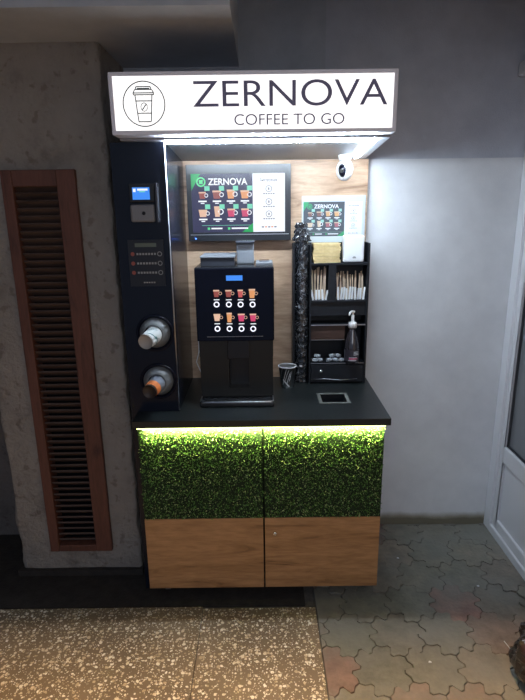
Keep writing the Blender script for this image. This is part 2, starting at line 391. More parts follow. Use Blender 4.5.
box('wall_right_upper', XR, XR+.07, .85, YB-.004, 2.28, 3.2, M_wall2, kind=st)
box('trim_3', XR-.07, XR, .85, YB-.006, 2.30, 2.36, M_pvc, kind=st, bev=.01)
box('outside_blocker', 1.75, 1.8, -1, 3.2, -.1, 3.2, M_out, kind=st)  # unseen, added beyond the door glass to block the world light

# ------------------------------------------------------------ louvred shutter
t = thing('louvred_shutter', 'narrow red-brown wooden shutter with louvres set in the whitewashed pilaster', 'shutter', ((SX0+SX1)/2, YP, SZ0))
IX0, IX1, IZ0, IZ1 = -1.0, -.822, .17, 1.835
m = MB(); y0, y1 = YP-.022, YP+.05
m.box(SX0, IX0, y0, y1, SZ0, SZ1, M_shut); m.box(IX1, SX1, y0, y1, SZ0, SZ1, M_shut)
m.box(IX0, IX1, y0+.001, y1, IZ1, SZ1, M_shut); m.box(IX0, IX1, y0+.001, y1, SZ0, IZ0, M_shut)
m.build('frame', t, .004)
k = 0; z = IZ0+.012
while z < IZ1-.005:
    T = Matrix.Translation(((IX0+IX1)/2, YP+.012, z)) @ Matrix.Rotation(R(-38), 4, 'X')
    MB().box(-(IX1-IX0)/2-.002, (IX1-IX0)/2+.002, -.021, .021, -.0035, .0035, M_slat, T).build('slat', t); z += .0305; k += 1

# ------------------------------------------------------------ kiosk: cabinet
YF = 2.02
t = thing('cabinet', 'kiosk base cabinet with green turf above oak door fronts', 'cabinet', (0, 2.3, 0))
CB = .068
m = MB(); m.box(-.528, -.51, YF+.022, 2.57, CB, .868, M_black); m.box(.49, .508, YF+.022, 2.57, CB, .868, M_black)
m.box(-.51, .49, YF+.022, 2.57, CB, CB+.018, M_black); m.box(-.51, .49, 2.55, 2.57, CB+.018, .868, M_black)
m.build('carcass', t)
zs = .425
def turf(x0, x1, z0, z1, parent, seed):
    r = random.Random(seed); m = MB()
    m.box(x0, x1, YF-.002, YF+.002, z0, z1, M_turfb)
    for i in range(5200):
        x = r.uniform(x0+.002, x1-.002); z = r.uniform(z0+.002, z1-.002); y = YF-.003
        ln = r.uniform(.007, .012); w = r.uniform(.0022, .0038)
        d = Vector((r.gauss(0, .8), -r.uniform(.35, 1.1), r.gauss(0, .8)+.1)).normalized()
        sd = d.cross(Vector((r.gauss(0, 1), r.gauss(0, 1), r.gauss(0, 1)))).normalized()
        p = Vector((x, y, z)); mid = p+d*ln*.55; tip = p+d*ln
        m.face([p, mid+sd*w/1.4, tip, mid-sd*w/1.4], [(0, 1, 2, 3)], M_turf if r.random() < .8 else M_turf2)
    return m.build('turf_panel', parent)
M_turf = mat('turf_leaf', (.10, .23, .045), .45); M_turf2 = mat('turf_leaf_pale', (.42, .52, .22), .4); M_turfb = mat('turf_backing', (.008, .022, .006), .9)
for kx, (x0, x1) in enumerate(((-.528, -.0065), (.0005, .508))):
    dr = MB().box(x0, x1, YF, YF+.02, CB, .855, M_black).build('door', t)
    bx_ = MB().box(x0, x1, YF-.004, YF+.001, CB, zs, M_oak).build('oak_panel', dr, .001)
    turf(x0, x1, zs+.001, .855, dr, 20+kx)
    if kx:
        c = at(275, 533, YF); m = MB()
        m.lathe([(.009, 0), (.009, .004), (.007, .006), (.0, .006)], M_chrome, Matrix.Translation((c.x, YF-.004, c.z)) @ Matrix.Rotation(R(90), 4, 'X'))
        m.box(c.x-.001, c.x+.001, YF-.0108, YF-.010, c.z-.005, c.z+.005, M_blackm); m.build('lock', dr)
for x in (-.46, .475):
    for y in (2.10, 2.50):
        m = MB(); m.tube([(x-.011, y, .026), (x+.011, y, .026)], .026, M_caster, 20)
        m.box(x-.016, x-.012, y-.02, y+.02, .02, CB, M_alu); m.box(x+.012, x+.016, y-.02, y+.02, .02, CB, M_alu); m.box(x-.02, x+.02, y-.024, y+.024, CB-.008, CB, M_alu)
        m.build('caster', t)
st_ = box('light_strip', -.525, .505, YF-.026, YF-.010, .8615, .8695, M_ledg, t)
lo = light('worktop_edge_light', 'AREA', (0, 1.999, .8600), 11, (.92, 1, .34), 1.0, (R(43), 0, 0), .006); lo.data.spread = R(86)
# worktop with its waste hole
wx0, wx1, wy0, wy1 = .262, .378, 2.175, 2.285
t = thing('worktop', 'dark worktop of the kiosk with a square waste hole', 'worktop', (0, 2.3, .87))
m = MB(); X0, X1, Y0, Y1 = -.540, .525, 1.985, 2.575
m.box(X0, wx0, Y0, Y1, .87, .90, M_counter); m.box(wx1, X1, Y0, Y1, .87, .90, M_counter); m.box(wx0, wx1, Y0, wy0, .87, .90, M_counter); m.box(wx0, wx1, wy1, Y1, .87, .90, M_counter)
m.build('board', t)
m = MB(); f = .012
m.box(wx0-f, wx0+.003, wy0-f, wy1+f, .90, .9025, M_gm2); m.box(wx1-.003, wx1+f, wy0-f, wy1+f, .90, .9025, M_gm2)
m.box(wx0+.003, wx1-.003, wy0-f, wy0+.003, .90, .9025, M_gm2); m.box(wx0+.003, wx1-.003, wy1-.003, wy1+f, .90, .9025, M_gm2)
for q in ((wx0, wx0+.002, wy0, wy1), (wx1-.002, wx1, wy0, wy1), (wx0, wx1, wy0, wy0+.002), (wx0, wx1, wy1-.002, wy1)): m.box(*q, .80, .90, M_blackm)
M_wfr = mat('grey_frame', (.16, .165, .15), .45)
m.mats[0] = M_wfr; wr = m.build('waste_frame', t); wr['label'] = 'grey square frame of the waste hole'

# ------------------------------------------------------------ back panel, tower, canopy, sign
TX0, TX1, TY = -.568, -.360, 2.10; ZCAN = 1.985
box_ = MB().box(TX1-.02, .505, 2.56, 2.578, .90, 1.956, M_oak2).build('back_board'); tag(box_, 'upright oak board behind the coffee machine and screen', 'board')
t = thing('dispenser_tower', 'tall glossy black tower at the left with two round cup holders', 'tower', ((TX0+TX1)/2, 2.3, 0))
c1 = at(155.5, 333, TY); c2 = at(159, 381, TY); RH = .064
# front board with two round holes
def holed(x0, x1, z0, z1, holes, y0, y1, mm):
    m = MB(); zc = sorted(holes, key=lambda c: c.z); edges = [z0] + [(zc[i].z+zc[i+1].z)/2 for i in range(len(zc)-1)] + [z1]
    for i, c in enumerate(zc):
        za, zb = edges[i], edges[i+1]; n = 48; inner = [(c.x+RH*math.cos(2*math.pi*k/n), c.z+RH*math.sin(2*math.pi*k/n)) for k in range(n)]
        outer = []
        for k in range(n):
            ct, s_ = math.cos(2*math.pi*k/n), math.sin(2*math.pi*k/n); ts = []
            if ct > 1e-9: ts.append((x1-c.x)/ct)
            if ct < -1e-9: ts.append((x0-c.x)/ct)
            if s_ > 1e-9: ts.append((min(zb, c.z+.09)-c.z)/s_)
            if s_ < -1e-9: ts.append((max(za, c.z-.09)-c.z)/s_)
            tt = min(ts); outer.append((c.x+ct*tt, c.z+s_*tt))
        # square the corners
        vs = [(p[0], y0, p[1]) for p in inner] + [(p[0], y0, p[1]) for p in outer]
        m.face(vs, [(k, (k+1) % n, n+(k+1) % n, n+k) for k in range(n)], mm)
        vs2 = [(p[0], y0, p[1]) for p in inner] + [(p[0], y1, p[1]) for p in inner]
        m.face(vs2, [(k, n+k, n+(k+1) % n, (k+1) % n) for k in range(n)], mm)
        ks = [(k, outer[k]) for k in range(n)]
        for (cx, cz) in ((x0, min(zb, c.z+.09)), (x1, min(zb, c.z+.09)), (x0, max(za, c.z-.09)), (x1, max(za, c.z-.09))):
            th = math.atan2(cz-c.z, cx-c.x) % (2*math.pi); k0 = int(th/(2*math.pi)*n) % n; k1 = (k0+1) % n
            m.face([(outer[k0][0], y0, outer[k0][1]), (outer[k1][0], y0, outer[k1][1]), (cx, y0, cz)], [(0, 1, 2)], mm)
        if zb > c.z+.09: m.rect(x0, x1, c.z+.09, zb, y0, mm)
        if za < c.z-.09: m.rect(x0, x1, za, c.z-.09, y0, mm)
    return m
m = holed(TX0, TX1, .90, ZCAN, [c1, c2], TY, TY+.03, M_tower); m.build('front_board', t)
m = MB(); m.box(TX0, TX0+.018, TY+.0005, 2.56, .90, ZCAN, M_tower); m.box(TX1-.018, TX1, TY+.0305, 2.558, .9005, 1.956, M_tower); m.box(TX0+.018, TX1-.018, 2.54, 2.558, .9005, 1.956, M_tower)
m.face([(x, y, z) for x in (TX1-.018, TX1) for y, z in ((TY+.0305, 1.956), (2.558, 1.956), (TY+.0305, ZCAN))], [(0, 1, 2), (5, 4, 3), (3, 4, 1, 0), (4, 5, 2, 1)], M_tower)
m.build('side_boards', t)
tag(box('side_board', TX0, TX0+.026, TY+.0005, 2.58, .0, .8995, M_tower), 'narrow black upright board in the gap between the cabinet and pilaster', 'board')
m = MB(); m.tube([(TX1-.001, TY-.001, .905), (TX1-.001, TY-.001, ZCAN)], .003, M_alu, 8); ed = m.build('edge_trim', t); ed['label'] = 'thin aluminium edge strip'
M_funnel = mat('grey_silicone', (.15, .165, .175), .4)
for c in (c1, c2):
    TT = Matrix.Translation((c.x, TY, c.z)) @ Matrix.Rotation(R(90), 4, 'X')
    m = MB(); m.lathe([(.076, 0), (.079, .003), (.077, .008), (.072, .009), (.066, .004), (.064, -.002)], M_gloss, TT, 48, False, False)
    rg = m.build('holder_ring', t)
    m = MB(); m.lathe([(.0645, -.004), (.058, .006), (.050, .020), (.042, .030), (.0365, .032), (.0365, .028), (.047, .014), (.055, .0), (.0645, -.008)], M_funnel, TT @ Matrix.Translation((-.004, 0, 0)), 48, False, False)
    m.build('holder_sleeve', rg)
# paper cups pushed into the holders, bottoms outwards
def cup_mesh(mats_by_z, h, r0, r1, T, cap):
    m = MB()
    for (za, zb, mm) in mats_by_z:
        m.lathe([(r0+(r1-r0)*za/h, za), (r0+(r1-r0)*zb/h, zb)], mm, T, 32, False, False)
    m.lathe([(r1, h), (r1+.002, h+.001), (r1+.002, h+.003), (r1-.001, h+.003)], mats_by_z[-1][2], T, 32, False, False)
    m.lathe([(r0-.0015, 0), (r0-.002, .004), (0, .004)], cap, T, 32, False, False); m.lathe([(r0, 0), (r0-.0015, 0)], cap, T, 32, False, False)
    m.lathe([(r0-.001, .004), (r1-.001, h+.003)], M_paper, T, 32, False, False)
    return m
M_cgrey = mat('grey_card', (.38, .36, .33), .6); M_teal = mat('teal_ink', (.015, .16, .17), .5); M_cw = mat('white_card', (.68, .70, .70), .5)
M_or = mat('orange_card', (.85, .25, .07), .5); M_cdark = mat('dark_card', (.035, .025, .02), .5); M_cblue = mat('grey_blue_card', (.20, .23, .28), .5); M_ck = mat('black_card', (.015, .02, .022), .45)
def stripes(m, T, h, r0, r1, segs, mm):
    for (a0, z0, a1, z1, w) in segs:
        pts = []
        n = 7; L_, R_ = [], []
        for i in range(n+1):
            u = i/n; a = a0+(a1-a0)*u; z = z0+(z1-z0)*u
            for lst, dz, da in ((L_, w/2, 0), (R_, -w/2, .0)):
                zz = z+dz; rr = r0+(r1-r0)*zz/h+.0004; aa = a + (w/.03/2 if dz > 0 else -w/.03/2)*.5
                lst.append(T @ Vector((rr*math.cos(aa), rr*math.sin(aa), zz)))
        m.face(L_+R_, [(i, i+1, n+2+i, n+1+i) for i in range(n)], mm, True)
# axis: base towards the viewer, tipped down a little
def held_T(c, out, tilt=6):
    return Matrix.Translation((c.x-.020, TY-out, c.z-.012)) @ Matrix.Rotation(R(-12), 4, 'Z') @ Matrix.Rotation(R(-90+tilt), 4, 'X')
T1 = held_T(c1, .105)
t = thing('paper_cup', 'white and teal paper cup held in the upper round holder', 'cup', (c1.x, TY-.1, c1.z-.02), 'cups held in the tower')
m = cup_mesh([(0, .008, M_cgrey), (.008, .072, M_cw), (.072, .115, M_cw)], .115, .030, .037, T1, M_cgrey)
r = random.Random(5); segs = []
for k in range(9): a = r.uniform(0, 6.28); z = r.uniform(.012, .05); segs.append((a, z, a+r.uniform(.8, 1.6), z+r.uniform(.01, .04), .007))
stripes(m, T1, .115, .030, .037, segs, M_teal); m.build('cup_wall', t)
T2 = held_T(c2, .105)
t = thing('paper_cup', 'dark cup with an orange band held in the lower round holder', 'cup', (c2.x, TY-.1, c2.z-.02), 'cups held in the tower')
m = cup_mesh([(0, .012, M_cdark), (.012, .045, M_or), (.045, .115, M_cblue)], .115, .029, .037, T2, M_cdark); m.build('cup_wall', t)

# card terminal on the tower
p = at(143, 205, TY)
t = thing('card_terminal', 'grey card reader with a small blue display on the black tower', 'card reader', (p.x, TY, p.z-.06))
a0, a1 = at(129.5, 184, TY), at(156, 202, TY)
box('display_housing', a0.x, a1.x, TY-.022, TY, a1.z, a0.z, M_gm, t, .003)
q0, q1 = at(132, 187.5, TY-.022), at(150, 199.5, TY-.022)
m = MB(); m.box(q0.x, q1.x, TY-.0235, TY-.022, q1.z, q0.z, E_blue)
w_ = q1.x-q0.x; m.rect(q0.x+w_*.05, q0.x+w_*.2, q1.z+.028, q1.z+.040, TY-.0242, E_w); m.rect(q0.x+w_*.3, q0.x+w_*.9, q1.z+.033, q1.z+.040, TY-.0242, E_w); m.rect(q0.x+w_*.4, q0.x+w_*.75, q1.z+.027, q1.z+.031, TY-.0242, E_teal)
m.build('display', t)
q0, q1 = at(130, 204.5, TY-.02), at(155.5, 222, TY-.02)
M_pad = mat('card_pad_grey', (.20, .20, .21), .4)
pd = box('contactless_pad', q0.x, q1.x, TY-.026, TY, q1.z, q0.z, M_pad, t, .008)
m = MB(); m.lathe([(.007, 0), (.006, .002), (0, .002)], M_blackm, Matrix.Translation(((q0.x+q1.x)/2+.005, TY-.026, (q0.z+q1.z)/2)) @ Matrix.Rotation(R(90), 4, 'X')); m.build('pad_sensor', pd)
q0, q1 = at(156.5, 184, TY), at(158.5, 222, TY)
m = MB(); m.box(q0.x-.002, q0.x+.007, TY-.034, TY, q1.z, q0.z+.004, M_hop); m.build('side_guard', t, .002)
# instruction plate
q0, q1 = at(127.5, 240, TY), at(166, 286, TY)
t = thing('instruction_plate', 'dim black instruction plate with three rows on the tower', 'sign', ((q0.x+q1.x)/2, TY, q1.z))
box('plate', q0.x, q1.x, TY-.004, TY, q1.z, q0.z, mat('plate_black', (.014, .014, .018), .3), t)
m = MB(); w_, h_ = q1.x-q0.x, q0.z-q1.z; yy = TY-.0046
def pr(u0, u1, v0, v1, mm): m.rect(q0.x+w_*u0, q0.x+w_*u1, q1.z+h_*v0, q1.z+h_*v1, yy, mm)
M_pt = mat('plate_text', (.30, .30, .29), .6); M_pr = mat('plate_red', (.30, .08, .06), .6); M_pg = mat('plate_bar', (.12, .15, .12), .6)
pr(.2, .8, .85, .93, M_pg)
for v in (.70, .50, .30):
    m.disk(q0.x+w_*.12, q1.z+h_*v, .008, yy, M_pr)
    m.ring(q0.x+w_*.88, q1.z+h_*v, .008, .003, yy, M_pt)
    for k in range(7): pr(.23+k*.082, .285+k*.082, v-.022, v+.022, M_pt)
for k in range(5): pr(.38+k*.07, .43+k*.07, .07, .10, M_pt)
m.build('plate_print', t)

t = thing('canopy', 'grey canopy over the kiosk with bright light strips underneath', 'canopy', (0, 2.3, ZCAN))
CX0, CX1, CY0 = -.522, .487, 2.082
ZCB = 1.957   # the soffit falls a little towards the back
def soffit(m, x0, x1, y0, y1, drop, th, mm):
    zz = lambda y: ZCAN + .004 + (ZCB-ZCAN-.004)*(y-CY0)/(2.56-CY0) - drop
    m.face([(x0, y0, zz(y0)), (x1, y0, zz(y0)), (x1, y1, zz(y1)), (x0, y1, zz(y1)), (x0, y0, zz(y0)+th), (x1, y0, zz(y0)+th), (x1, y1, zz(y1)+th), (x0, y1, zz(y1)+th)],
           [(3, 2, 1, 0), (4, 5, 6, 7), (0, 1, 5, 4), (1, 2, 6, 5), (2, 3, 7, 6), (3, 0, 4, 7)], mm); return m
m = MB(); soffit(m, CX0, CX1, CY0, 2.56, 0, .02, M_canopy); m.box(CX0, CX0+.018, CY0, 2.58, ZCAN+.02, 2.17, M_canopy); m.box(CX1-.018, CX1, CY0, 2.58, ZCAN+.02, 2.17, M_canopy); m.box(CX0, CX1, CY0, 2.58, 2.17, 2.185, M_canopy)
m.build('shell', t)
soffit(MB(), TX1+.004, .440, CY0+.006, CY0+.020, .010, .0098, M_led).build('light_strip', t)
soffit(MB(), .427, .440, CY0+.0205, 2.50, .008, .0078, M_led2).build('light_strip', t)

SY = 2.0
sa, sb = at(110, 72, SY), at(396.5, 131.5, SY)
sx0, sx1, sz1, sz0 = -.527, .487, sa.z, sb.z
t = thing('lightbox_sign', 'glowing white lightbox sign lettered ZERNOVA COFFEE TO GO', 'sign', ((sx0+sx1)/2, SY, sz0))
fw = .013
m = MB(); m.box(sx0, sx1, SY, SY+.08, sz0, sz0+fw, M_grey); m.box(sx0, sx1, SY, SY+.08, sz1-fw, sz1, M_grey)
m.box(sx0, sx0+fw, SY, SY+.08, sz0+fw, sz1-fw, M_grey); m.box(sx1-fw, sx1, SY, SY+.08, sz0+fw, sz1-fw, M_grey); m.box(sx0+fw, sx1-fw, SY+.07, SY+.08, sz0+fw, sz1-fw, M_grey)
m.build('frame', t, .001)
box('light_face', sx0+fw, sx1-fw, SY+.004, SY+.010, sz0+fw, sz1-fw, M_face, t)
yl = SY+.0025
m = MB(); l0, l1 = at(193, 104.5, yl), at(388.5, 81, yl); l0.z += .0015
m.text('ZERNOVA', l0.x, l1.x, at(290, 106, yl).z, at(290, 79.5, yl).z, yl, M_letter, bold=-.003)
l0, l1 = at(234.5, 125, yl), at(344.5, 114.5, yl)
m.text('COFFEE TO GO', l0.x, l1.x, at(290, 124.5, yl).z, at(290, 113.5, yl).z, yl, M_letter, bold=-.004)
m.build('lettering', t)
m = MB(); c = at(144, 104, yl); u = .0036  # metres per pixel there
m.ring(c.x, c.z, .0735, .0036, yl, M_thin, 64)
def ln(pts, w=.0034):
    for a_, b_ in zip(pts, pts[1:]): m.line((c.x+a_[0], c.z+a_[1]), (c.x+b_[0], c.z+b_[1]), w, yl, M_thin)
ln([(-.030, .030), (-.022, -.058), (.022, -.058), (.030, .030)])
ln([(-.036, .036), (-.036, .030), (.036, .030), (.036, .036), (.030, .047), (-.030, .047), (-.036, .036), (.036, .036)])
ln([(-.028, .047), (-.025, .056), (.025, .056), (.028, .047)]); ln([(-.022, .050), (.022, .050)], .004)
ln([(-.028, .010), (.028, .010)]); ln([(-.025, -.030), (.025, -.030)])
m.ring(c.x, c.z-.010, .0135, .0024, yl, M_thin, 32, .85); ln([(-.008, -.019), (-.001, -.012), (.001, -.008), (.008, -.001)])
m.build('cup_emblem', t)

# ------------------------------------------------------------ menu graphic (screen and print)
def menu(m, x0, x1, z0, z1, y, K, split=.655):
    w, h = x1-x0, z1-z0
    def r_(u0, u1, v0, v1, mm, dy=0): m.rect(x0+w*u0, x0+w*u1, z0+h*v0, z0+h*v1, y-dy, mm)
    r_(0, split, 0, 1, K['navy']); r_(split, 1, 0, 1, K['w'])
    d = .0004
    m.face([(x0, y-d, z1), (x0, y-d, z0+h*.72), (x0+w*.10, y-d, z1)], [(0, 1, 2)], K['g'])
    m.face([(x0+w*split, y-d, z0), (x0+w*split, y-d, z0+h*.16), (x0+w*(split-.12), y-d, z0)], [(0, 1, 2)], K['g'])
    m.ring(x0+w*.105, z0+h*.865, h*.070, h*.025, y-2*d, K['g2'], 24); m.rect(x0+w*.085, x0+w*.125, z0+h*.83, z0+h*.90, y-2*d, K['g2'])
    m.text('ZERNOVA', x0+w*.18, x0+w*.60, z0+h*.81, z0+h*.925, y-2*d, K['w'], bold=.02)
    cols = [.115, .27, .42, .57]
    sty = [[(.09, 'br', .85), (.11, 'br', 1), (.10, 'o', 1.1), (.11, 'o', 1)], [(.11, 'cr', .9), (.08, 'cr', 1.3), (.10, 'pk', 1), (.10, 'pk', 1)]]
    for ri, v in enumerate((.58, .27)):
        for ci, uc in enumerate(cols):
            cw, kc, hh = sty[ri][ci]; cx = x0+w*uc; cz = z0+h*v; bw = w*cw*.42; ch = h*.135*hh
            m.face([(cx-bw*.72, y-d, cz), (cx+bw*.72, y-d, cz), (cx+bw, y-d, cz+ch), (cx-bw, y-d, cz+ch)], [(0, 1, 2, 3)], K[kc])
            m.face([(cx-bw, y-2*d, cz+ch*.82), (cx+bw, y-2*d, cz+ch*.82), (cx+bw, y-2*d, cz+ch*1.03), (cx-bw, y-2*d, cz+ch*1.03)], [(0, 1, 2, 3)], K['cr'])
            m.ring(cx+bw*1.1, cz+ch*.5, ch*.25, ch*.1, y-d, K['w'], 14)
            m.rect(cx+w*.025, cx+w*.08, cz+h*.135, cz+h*.215, y-3*d, K['teal'])
            m.rect(cx-w*.045, cx+w*.045, cz-h*.055, cz-h*.03, y-2*d, K['w']); m.rect(cx-w*.02, cx+w*.02, cz-h*.085, cz-h*.068, y-2*d, K['w'])
    r_(.10, split-.03, .118, .124, K['teal'], d)
    r_(.16, .185, .045, .085, K['g2'], 2*d); r_(.20, .32, .055, .080, K['w'], 2*d); r_(.38, .405, .045, .085, K['g2'], 2*d)
    r_(.42, .60, .055, .080, K['w'], 2*d)
    uc = (split+1)/2
    m.text('Інструкція', x0+w*(uc-.09), x0+w*(uc+.09), z0+h*.855, z0+h*.915, y-2*d, K['k'], bold=.02)
    for v in (.74, .52, .31):
        m.ring(x0+w*uc, z0+h*v, h*.052, h*.009, y-2*d, K['k'], 24); m.rect(x0+w*(uc-.006), x0+w*(uc+.006), z0+h*(v-.02), z0+h*(v+.02), y-2*d, K['k'])
        for k in range(5): r_(uc-.06+k*.026, uc-.043+k*.026, v-.092, v-.075, K['k'], 2*d)
    for k in range(5): r_(uc-.08+k*.034, uc-.055+k*.034, .075, .095, K['o'] if k % 2 else K['k'], 2*d)
KE = dict(navy=E_navy, w=E_w, g=E_g, g2=mat('screen_bright_green', (0, 0, 0), .4, emit=(.12, .75, .3), es=1), teal=E_teal, r=E_r, br=E_br, o=E_o, cr=E_cr, pk=E_pk, k=E_k)
KP = dict(P); KP['g2'] = P['g']

# wall screen
VY = 2.505
a0, a1 = at(184.5, 165, VY), at(291, 240, VY)
t = thing('menu_screen', 'black wall-mounted monitor showing the glowing drinks menu', 'monitor', ((a0.x+a1.x)/2, VY, a1.z))
tx0, tx1, tz0, tz1 = a0.x+.004, a1.x-.001, a1.z-.0, a0.z
q0, q1 = at(190.5, 174, VY), at(285, 231.5, VY)
qx0, qx1, qz0, qz1 = q0.x, q1.x, q1.z, q0.z
m = MB(); m.box(tx0, qx0, VY, VY+.03, tz0, tz1, M_black); m.box(qx1, tx1, VY, VY+.03, tz0, tz1, M_black); m.box(qx0, qx1, VY, VY+.03, qz1, tz1, M_black); m.box(qx0, qx1, VY, VY+.03, tz0, qz0, M_black); m.box(qx0, qx1, VY+.006, VY+.03, qz0, qz1, M_black)
m.build('casing', t)
m = MB(); menu(m, qx0, qx1, qz0, qz1, VY+.004, KE); m.build('display', t)
m = MB(); m.box(tx0+.01, tx1-.01, VY-.004, VY, qz0-.012, qz0-.009, M_alu); m.build('bezel_strip', t)
c = at(196, 238.7, VY); m = MB(); m.lathe([(.003, 0), (.003, .002), (0, .002)], E_blue2, Matrix.Translation((c.x, VY, c.z)) @ Matrix.Rotation(R(90), 4, 'X'), 12); m.build('power_light', t)
m = MB(); cxm = (tx0+tx1)/2; m.box(cxm-.06, cxm+.06, VY+.03, 2.56, (tz0+tz1)/2-.06, (tz0+tz1)/2+.06, M_black); m.build('wall_mount', t)

# ------------------------------------------------------------ coffee machine
t = thing('coffee_machine', 'tall black bean-to-cup coffee machine with lit drink buttons', 'coffee machine', (-.15, 2.3, .90))
MY = 2.165
a0, a1 = at(197, 268, MY), at(274, 341, MY)
hx0, hx1 = -.281, a1.x+.002; hz0, hz1 = a1.z, a0.z
box('head', hx0, hx1, MY+.012, 2.46, hz0, hz1, M_gm, t, .006)
fp = box('front_glass', hx0+.002, hx1-.002, MY, MY+.012, hz0+.002, hz1-.004, M_gloss, t, .003)
yy = MY-.0008
m = MB(); b0, b1 = at(226, 275.5, yy), at(242.5, 280.5, yy); m.rect(b0.x, b1.x, b1.z, b0.z, yy, E_blue); m.build('text_display', fp)
for ri, (yc, yb) in enumerate(((293.5, 304.5), (317.5, 328.5))):
    for ci, (xc, kc, wd, hh) in enumerate([[(216.3, E_br, 6.2, 7), (228.5, E_br, 6.5, 7), (240.3, E_r, 5.5, 7.5), (252, E_o, 6.5, 9)], [(217, E_cr, 7, 7), (229.3, E_o, 5.5, 9.5), (241.3, E_pk, 7, 7.5), (253, E_pk, 6.5, 7.5)]][ri]):
        m = MB(); b0, b1 = at(xc-wd/2, yc-hh/2, yy), at(xc+wd/2, yc+hh/2, yy); w_ = b1.x-b0.x
        m.face([(b0.x+w_*.15, yy, b1.z), (b1.x-w_*.15, yy, b1.z), (b1.x, yy, b0.z), (b0.x, yy, b0.z)], [(0, 1, 2, 3)], kc)
        m.rect(b0.x, b1.x, b0.z-.006, b0.z, yy-.0003, E_cr); m.ring(b1.x+.004, (b0.z+b1.z)/2, .006, .002, yy, E_cr, 14)
        c = at(xc+.3, yc+6.3, yy); m.rect(c.x-.012, c.x+.012, c.z-.0018, c.z+.0018, yy, E_w)
        m.build('drink_picture', fp)
for ri, yb in enumerate((304.5, 328.8)):
    for xc in ((216.6, 228.9, 240.6, 252.6), (217.5, 229.6, 241.5, 253.2))[ri]:
        c = at(xc, yb, yy); m = MB(); m.ring(c.x, c.z, .0100, .0052, yy, E_btn, 24); m.build('drink_button', fp)
m = MB(); c = at(240, 336.5, yy); m.rect(at(207, 336, yy).x, at(263, 336, yy).x, c.z-.0008, c.z+.0008, yy, mat('thin_grey_line', (.3, .3, .32), .5)); m.build('glass_line', fp)
# lower body with the cup bay
LY = MY+.035; bz0 = .905
lx0, lx1 = hx0+.006, hx1-.006; nx0, nx1 = at(229, 365, LY).x, at(249, 365, LY).x; nz = at(240, 388, LY).z
m = MB(); m.box(lx0, nx0, LY, 2.455, .93, hz0, M_gm2); m.box(nx1, lx1, LY, 2.455, .93, hz0, M_gm2); m.box(nx0, nx1, LY+.06, 2.455, .93, hz0, M_gm); m.box(nx0, nx1, LY, LY+.06, .93, nz, M_gm2)
m.box(lx0-.001, lx1+.001, LY-.006, LY, at(240, 356, LY).z, hz0, M_gm2); m.build('lower_body', t)
m = MB(); m.box(nx0-.004, nx1+.004, LY-.018, LY+.04, at(240, 358, LY).z, hz0, M_gm); m.tube([((nx0+nx1)/2-.012, LY+.01, hz0-.09), ((nx0+nx1)/2-.012, LY+.01, hz0-.045)], .006, M_gm2, 12); m.tube([((nx0+nx1)/2+.012, LY+.01, hz0-.09), ((nx0+nx1)/2+.012, LY+.01, hz0-.045)], .006, M_gm2, 12)
m.build('spout', t, .003)
box('base', lx0+.004, lx1-.004, LY+.01, 2.45, .9005, .93, M_gm, t)
# drip tray with chrome rim
dx0, dx1, dy0, dy1 = lx0-.002, lx1+.002, 2.135, LY+.008
m = MB(); m.box(dx0, dx1, dy0, dy1, .902, .922, M_gm); dt = m.build('drip_tray', t, .004)
m = MB(); rz = .925; m.tube([(dx0+.003, dy1, rz), (dx0+.003, dy0+.012, rz), (dx0+.014, dy0+.001, rz-.001), (dx1-.014, dy0+.001, rz-.001), (dx1-.003, dy0+.012, rz), (dx1-.003, dy1, rz)], .0032, M_alu, 8)
m.build('tray_rim', dt)
m = MB()
for k in range(14): xx = dx0+.02+k*(dx1-dx0-.04)/13; m.box(xx-.004, xx+.004, dy0+.006, dy1-.004, .922, .9245, M_gm)
m.build('tray_grille', dt)
# hoppers on top
a = at(202.5, 262, 2.30); b_ = at(235.5, 262, 2.30)
m = MB(); m.box(a.x, b_.x, 2.22, 2.40, hz1, hz1+.035, M_hop); m.box(a.x-.002, b_.x+.002, 2.215, 2.405, hz1+.035, hz1+.043, M_hopl); m.build('powder_hopper_lid', t, .003)
a = at(236.5, 262, 2.32); b_ = at(254.5, 262, 2.32); zt = at(245, 241, 2.28).z
m = MB(); n = 4
for (x0, x1, y0, y1, z0, z1) in ((a.x+.002, b_.x-.002, 2.29, 2.38, hz1, zt-.012),): m.box(x0, x1, y0, y1, z0, z1, M_hopl)
m.build('bean_hopper', t, .006)
m = MB(); m.box(a.x-.001, b_.x+.003, 2.275, 2.385, zt-.012, zt, M_hop); m.build('bean_hopper_lid', t, .005)
a = at(256, 262, 2.26); b_ = at(272, 262, 2.26)
m = MB(); m.box(a.x, b_.x+.002, 2.215, 2.34, hz1, hz1+.014, M_hopl); m.box(a.x+.014, b_.x-.012, 2.24, 2.32, hz1+.014, hz1+.020, M_chrome); m.build('cup_shelf', t, .003)
# cable on its left side
m = MB(); m.tube([at(198.5, 338, 2.36), at(199, 352, 2.34), at(196.5, 362, 2.30), at(200.5, 371, 2.27), at(203, 376, 2.30)], .0022, M_white, 8)
cb = m.build('cable'); tag(cb, 'short white cable hanging at the left side of the coffee machine', 'cable')

